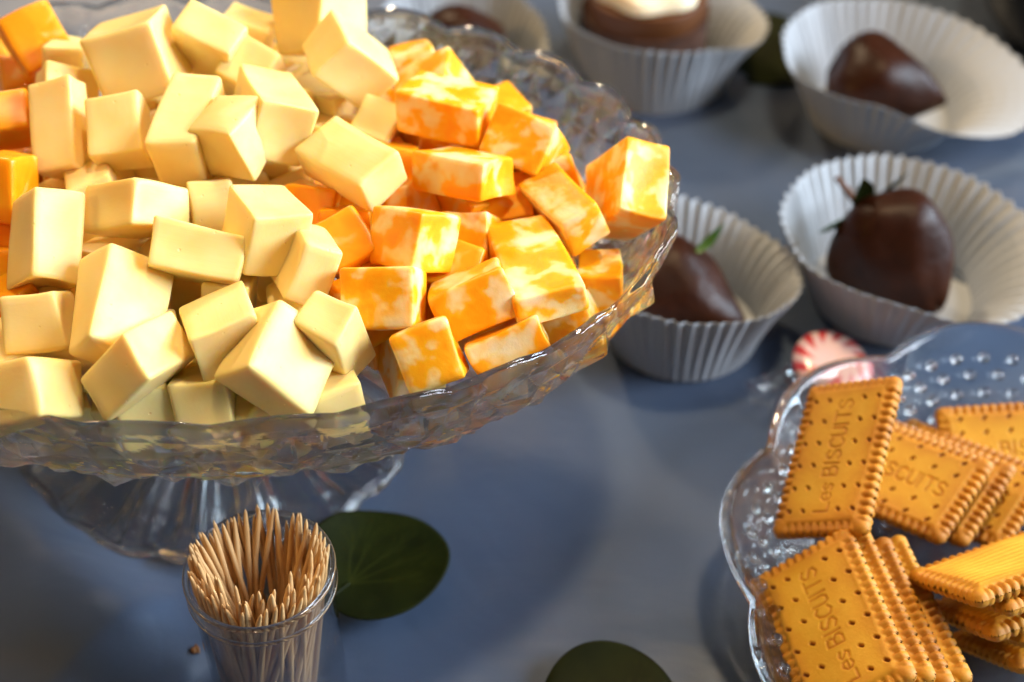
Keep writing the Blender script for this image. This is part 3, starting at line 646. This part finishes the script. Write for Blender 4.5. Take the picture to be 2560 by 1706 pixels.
place_biscuit((.202, .307, .0165), xE, nE, 'lowest biscuit at the bottom right corner of the dish', True)
place_biscuit((.212, .388, .022), (.94, -.09, .2), (-.2, -.42, .85), 'biscuit at the back of the dish below the beaded glass')

# ------------------------------------------------------------------ biscuit dish
DX, DY, DRr = .209, .310, .128
bd = empty('biscuit_dish', (DX, DY, 0)); tag(bd, 'clear glass dish with lobed rim holding the biscuits', 'dish')
pi2 = smooth_prof([(.002, .0055), (.05, .0055), (.085, .0065), (.102, .014), (.115, .028), (.1255, .0405)], 7)
po2 = smooth_prof([(.1275, .0425), (.1300, .0410), (.1285, .0370), (.119, .0240), (.106, .0090), (.088, .0015), (.05, .0010), (.002, .0010)], 7)
n2 = len(pi2)
def dishf(t, j, r_, z):
    c = abs(math.sin(5*t-.5)); e = max(0, min(1, (r_-.09)/.04)); r_ += e*.0085*(c-.6); z += e*.003*(c-.5)
    return r_, z
v_, f_ = lathe(pi2+po2, 240, rf=dishf); nn = len(pi2+po2)
f_.append([i*nn for i in range(240)][::-1]); f_.append([i*nn+nn-1 for i in range(240)])
fix_normals(mesh_obj('bowl', v_, f_, M_G, bd))
# beads pressed into the dish wall
bm = bmesh.new()
for rr_, zz_, cnt in ((.1185, .0330, 62), (.1140, .0275, 60), (.1090, .0220, 58), (.1035, .0165, 56), (.0975, .0128, 52), (.0905, .0096, 48), (.083, .0082, 44), (.075, .0076, 40)):
    for i in range(cnt):
        a = 2*math.pi*(i+.5*(cnt % 8 == 0))/cnt; c = abs(math.sin(5*a-.5)); r2 = rr_+max(0, (rr_-.09)/.04)*.0085*(c-.6)
        bmesh.ops.create_uvsphere(bm, u_segments=10, v_segments=6, radius=.0026, matrix=Matrix.Translation((r2*math.cos(a), r2*math.sin(a), zz_)) @ Matrix.Diagonal((1, 1, .8, 1)))
me = bpy.data.meshes.new('beads'); bm.to_mesh(me); bm.free()
for p in me.polygons: p.use_smooth = True
me.materials.append(M_G); ob = bpy.data.objects.new('beads', me); COL.objects.link(ob); ob.parent = bd

# ------------------------------------------------------------------ paper cups with dipped strawberries
def paper_cup(x, y, rb, rr, h, flare_dir, flare, label, rz=0, droop=.35):
    o = empty('paper_cup', (x, y, .0008)); tag(o, label, 'paper cup', 'white pleated paper cups on the cloth')
    n, m_ = 52, 9; NTH = n*6; vs_ = []
    for side in (0, 1):
        for i in range(NTH):
            t = 2*math.pi*i/NTH; fl = max(0, math.cos(t-flare_dir))**1.5
            for j in range(m_):
                u = j/(m_-1); rad = rb+(rr-rb)*u**1.15+flare*fl*u*u*1.1
                z = h*u-(droop*h)*fl*u*u+.0012*math.sin(3*t+1)*u
                pl = tri(n*t/(2*math.pi)); rad += (.0011+.0005*math.sin(5*t+x*90)*math.sin(11*t+y*50))*pl*(.25+.75*u)+.0010*u*math.sin(7*t+x*70)*math.sin(2*t+y*40)-.0003*side; z += (.0006*pl if j == m_-1 else 0)
                vs_.append((rad*math.cos(t), rad*math.sin(t), z+.0006*(side if j == 0 else 0)))
    f1 = grid_faces(NTH, m_); off = NTH*m_; f2 = [tuple(off+a for a in q[::-1]) for q in f1]; fs = f1+f2
    for i in range(NTH):
        a, b = i*m_+m_-1, ((i+1) % NTH)*m_+m_-1; fs.append((a, b, b+off, a+off))
    fs.append([i*m_ for i in range(NTH)][::-1]); fs.append([off+i*m_ for i in range(NTH)])
    ob = mesh_obj('pleated_wall', vs_, fs[:-2], M_K, o, smooth=False)
    mesh_obj('base', [(rb*math.cos(2*math.pi*i/48)*.995, rb*math.sin(2*math.pi*i/48)*.995, .0004+k*.0006) for k in (0, 1) for i in range(48)],
             [list(range(48))[::-1], list(range(48, 96))]+[(i, (i+1) % 48, 48+(i+1) % 48, 48+i) for i in range(48)], M_K, o, smooth=False)
    return o
def leaf_blade(L_, W_, curl=.25):
    vs_ = []; n = 7
    for i in range(n):
        u = i/(n-1); wd = W_*math.sin(math.pi*min(1, u*.92+.06))**.8*(1-.3*u)
        for s in (-1, 0, 1): vs_.append((s*wd/2, u*L_, curl*L_*u*u+abs(s)*wd*.15))
    f = [(i*3+k, i*3+k+1, i*3+k+4, i*3+k+3) for i in range(n-1) for k in (0, 1)]
    return vs_, f
def strawberry(loc, L_, Rd, dirv, label, leaves=5, stem=True, calyx=True):
    """axis from calyx to tip along dirv"""
    o = empty('dipped_strawberry', loc); z = Vector(dirv).normalized(); o.rotation_mode = 'QUATERNION'; o.rotation_quaternion = z.to_track_quat('Z', 'Y')
    tag(o, label, 'strawberry', 'chocolate dipped strawberries in the paper cups')
    pr = []
    for i in range(25):
        u = i/24; r_ = Rd*(max(0, math.sin(math.pi*u**.72)))**.62*(1-.30*u); pr.append((max(r_, .0003), (u-.5)*L_))
    g_ = np.random.RandomState(int(loc[0]*1e4) % 1000)
    ph = g_.rand(4)*6
    def rf(t, j, r_, zz): return r_*(1+.075*math.sin(2*t+ph[0])+.045*math.sin(3*t+zz*110+ph[1])+.03*math.sin(5*t-zz*160+ph[2])), zz+.0015*math.sin(2*t+ph[3])
    v_, f_ = lathe(pr, 40, rf=rf); f_.append([i*25 for i in range(40)][::-1]); f_.append([i*25+24 for i in range(40)])
    mesh_obj('chocolate_shell', v_, f_, M_C, o)
    if calyx:
        for k in range(leaves):
            v_, f_ = leaf_blade(.027, .015, .10); l = mesh_obj('sepal', v_, f_, M_GR if k % 2 else M_L, o)
            l.location = (0, 0, -L_*.455); l.rotation_euler = (R(-22+14*(k % 3)), 0, 2*math.pi*k/leaves+.4)
    if stem:
        v_, f_ = lathe([(.0021, 0), (.0017, -.008), (.0014, -.019), (.0002, -.0195)], 10); s_ = mesh_obj('stem', v_, f_, M_STEM, o); s_.location = (0, 0, -L_*.46)
    return o
paper_cup(.080, .484, .036, .0485, .046, R(25), .004, 'white pleated paper cup half hidden behind the cheese dish rim')
strawberry((.079, .477, .0240), .066, .031, (.8, -.5, -.12), 'dipped strawberry with a green leaf tip on top, by the dish rim', 0, False, False)
v_, f_ = leaf_blade(.016, .007, .6); o = mesh_obj('mint_leaf', v_, f_, M_GR); o.location = (.082, .482, .0485); o.rotation_euler = (R(15), 0, R(-70))
tag(o, 'small bright green leaf tip lying on the nearest dipped strawberry', 'leaf')
paper_cup(.184, .510, .039, .057, .041, R(-25), .010, 'wide open white paper cup holding the strawberry with sepals', droop=.3)
strawberry((.181, .502, .0300), .062, .0305, (.52, -.66, -.42), 'dipped strawberry with dark green sepals and brown stem in the open cup')
paper_cup(.208, .664, .039, .059, .041, R(-20), .021, 'white paper cup flared flat to the right at the far side', droop=.42)
strawberry((.206, .652, .0270), .064, .030, (.9, -.3, -.1), 'blurred dark dipped strawberry in the cup flared to the right', 0, False, False)
paper_cup(.083, .706, .043, .056, .048, R(20), .008, 'upright white paper cup with a layered cake, farthest from the camera')
ck = empty('mini_cake', (.078, .722, -.007)); tag(ck, 'round chocolate cake with caramel layer and pale cream top in a paper cup', 'cake')
v_, f_ = lathe(smooth_prof([(.001, .006), (.033, .006), (.0365, .008), (.0365, .038), (.034, .041), (.001, .041)], 4), 64, rf=lambda t, j, r_, z: (r_*(1+.015*math.sin(7*t)+.01*math.sin(13*t+z*300)), z)); mesh_obj('sponge', v_, f_, M_CK, ck)
v_, f_ = lathe(smooth_prof([(.001, .0412), (.031, .0412), (.0345, .043), (.0340, .052), (.030, .054), (.001, .054)], 4), 64, rf=lambda t, j, r_, z: (r_*(1+.02*math.sin(5*t+1)), z)); mesh_obj('caramel_layer', v_, f_, M_CARA, ck)
v_, f_ = lathe(smooth_prof([(.001, .0542), (.028, .0542), (.0305, .057), (.028, .062), (.018, .0645), (.001, .066)], 4), 64, rf=lambda t, j, r_, z: (r_*(1+.05*math.sin(6*t)), z+.001*math.sin(5*t)*(z > .060))); mesh_obj('cream_top', v_, f_, M_CR, ck)
paper_cup(-.030, .690, .033, .047, .044, R(-30), .004, 'white paper cup seen behind the back rim of the cheese dish')
strawberry((-.028, .690, .026), .066, .031, (.6, .7, -.1), 'dark dipped strawberry behind the back rim of the cheese dish', 0, True, False)

# ------------------------------------------------------------------ peppermint
mint = empty('peppermint', (.1450, .452, .007)); mint.rotation_euler = (R(18), R(5), .3); tag(mint, 'round red and white peppermint in clear wrapper between paper cup and biscuits', 'sweet'); mint.scale = (.88, .88, .88)
pr = smooth_prof([(.0003, .0055), (.010, .0058), (.0165, .0048), (.0200, .0022), (.0208, 0), (.0200, -.0022), (.0165, -.0048), (.010, -.0058), (.0003, -.0055)], 5)
v_, f_ = lathe(pr, 96); npf = len(pr); f_.append([i*npf for i in range(96)]); f_.append([i*npf+npf-1 for i in range(96)][::-1])
sw = []
for q in v_:
    rr_ = math.hypot(q[0], q[1]); a = math.atan2(q[1], q[0])+rr_*38; s_ = .5+.5*math.sin(12*a); k = max(0, min(1, (rr_-.008)/.010))
    sw.append(s_*k**.8)
mesh_obj('candy_disc', v_, f_, M_RW, mint, attr={'swirl': sw})
def film(pts_a, pts_b, seed):
    g_ = np.random.RandomState(seed); n, m_ = 14, 16; vs_ = []
    for i in range(n):
        u = i/(n-1)
        for j in range(m_):
            s = j/(m_-1); a = np.array(pts_a)*(1-u)+np.array(pts_b)*u
            wd = (.010+.030*abs(u-.12)); vs_.append((a[0]-wd*(s-.5)*.5+g_.randn()*.0007, a[1]+wd*(s-.5)+g_.randn()*.0007, a[2]+.0035*math.sin(s*19+u*3)*(.3+u)+g_.randn()*.0006))
    return vs_, grid_faces(n, m_, False)
v_, f_ = film((-.019, 0, .001), (-.046, -.022, .003), 4); wr = mesh_obj('wrapper', v_, f_, M_F, mint, smooth=False)
md = wr.modifiers.new('thickness', 'SOLIDIFY'); md.thickness = .0002

# ------------------------------------------------------------------ loose leaves
def round_leaf(x, y, z, rx, ry, rz, tilt, notch, label):
    n, m_ = 120, 26; vs_ = [(0, 0, 0)]; vein = [1.]; fs = []
    dirs = [math.pi/2+q for q in (-1.15, -.6, -.0, .6, 1.15)]
    for j in range(1, m_+1):
        u = j/m_
        for i in range(n):
            t = 2*math.pi*i/n; k = 1-notch*max(0, math.cos(t+math.pi/2))**10
            px, py = rx*u*k*math.cos(t), ry*(u*k*math.sin(t))+ry*.0
            oy = py+ry*.55*(1-u)*(-1)          # veins meet low on the blade
            vs_.append((px, oy, .13*rx*(u*u)*math.sin(2*t+.6)+.018*rx*u**3*math.sin(5*t+rx*900)-.0018*(1-u)))
            d = 9
            for q_, ln_ in zip(dirs, (.7, .85, 1, .85, .7)):
                a_ = ((t-q_+math.pi) % (2*math.pi))-math.pi; wob = .10*math.sin(u*7+q_*5); d = min(d, abs(a_-wob*u)*u*rx)
                for bu in (.35, .6):      # side branches
                    if u > bu:
                        for sg in (-1, 1): d = min(d, abs(a_-sg*(u-bu)*.55-wob*u)*u*rx*1.6)
            vein.append(max(0, 1-d/.0007)*max(0, 1-u*.98)**.5)
    vs_[0] = (0, -ry*.55, -.0018)
    for i in range(n): fs.append((0, 1+i, 1+(i+1) % n))
    for j in range(m_-1):
        for i in range(n): a = 1+j*n+i; b = 1+j*n+(i+1) % n; fs.append((a, a+n, b+n, b))
    o = mesh_obj('round_leaf', vs_, fs, M_L, attr={'vein': vein}); o.location = (x, y, z); o.rotation_euler = (tilt[0], tilt[1], rz)
    md = o.modifiers.new('thickness', 'SOLIDIFY'); md.thickness = .0005
    st_, sf_ = lathe([(.0009, 0), (.0010, .006), (.0013, .016), (.0002, .0165)], 8); s_ = mesh_obj('leaf_stalk', st_, sf_, M_L, o); s_.location = (0, -ry*.55, -.0020); s_.rotation_euler = (R(86), 0, 0)
    return tag(o, label, 'leaf', 'loose round green leaves on the cloth')
round_leaf(-.0525, .338, .0130, .0268, .0300, R(-38), (R(-10), R(6)), .05, 'dark round leaf beside the toothpick jar in the shadow of the dish')
round_leaf(.0315, .266, .0060, .0360, .0310, R(-118), (R(-3), R(0)), .16, 'olive round leaf with notched edge at the bottom of the picture')
round_leaf(.152, .722, .0060, .030, .034, R(60), (R(4), R(-12)), .06, 'dark blurred leaf between the two far paper cups')

# crumb on the cloth
bm = bmesh.new(); bmesh.ops.create_icosphere(bm, subdivisions=2, radius=.0016)
for q in bm.verts: q.co *= 1+.3*math.sin(q.co.x*3000+q.co.y*2100)
me = bpy.data.meshes.new('crumb'); bm.to_mesh(me); bm.free(); me.materials.append(M_CRUMB); o = bpy.data.objects.new('crumb', me); COL.objects.link(o)
o.location = (-.118, .300, .0012+float(cloth_z(np.array([-.118]), np.array([.300]))[0])); tag(o, 'tiny brown crumb on the cloth left of the toothpick jar', 'crumb')
# dark pot at the far corner
pr = smooth_prof([(.001, .002), (.06, .002), (.082, .012), (.092, .04), (.094, .075), (.090, .080), (.086, .075), (.084, .04), (.07, .014), (.001, .010)], 5)
v_, f_ = lathe(pr, 72); npf = len(pr); f_.append([i*npf for i in range(72)]); f_.append([i*npf+npf-1 for i in range(72)][::-1])
o = fix_normals(mesh_obj('black_bowl', v_, f_, M_D, loc=(.375, .755, 0))); tag(o, 'black glazed bowl at the far corner behind the paper cup', 'bowl')
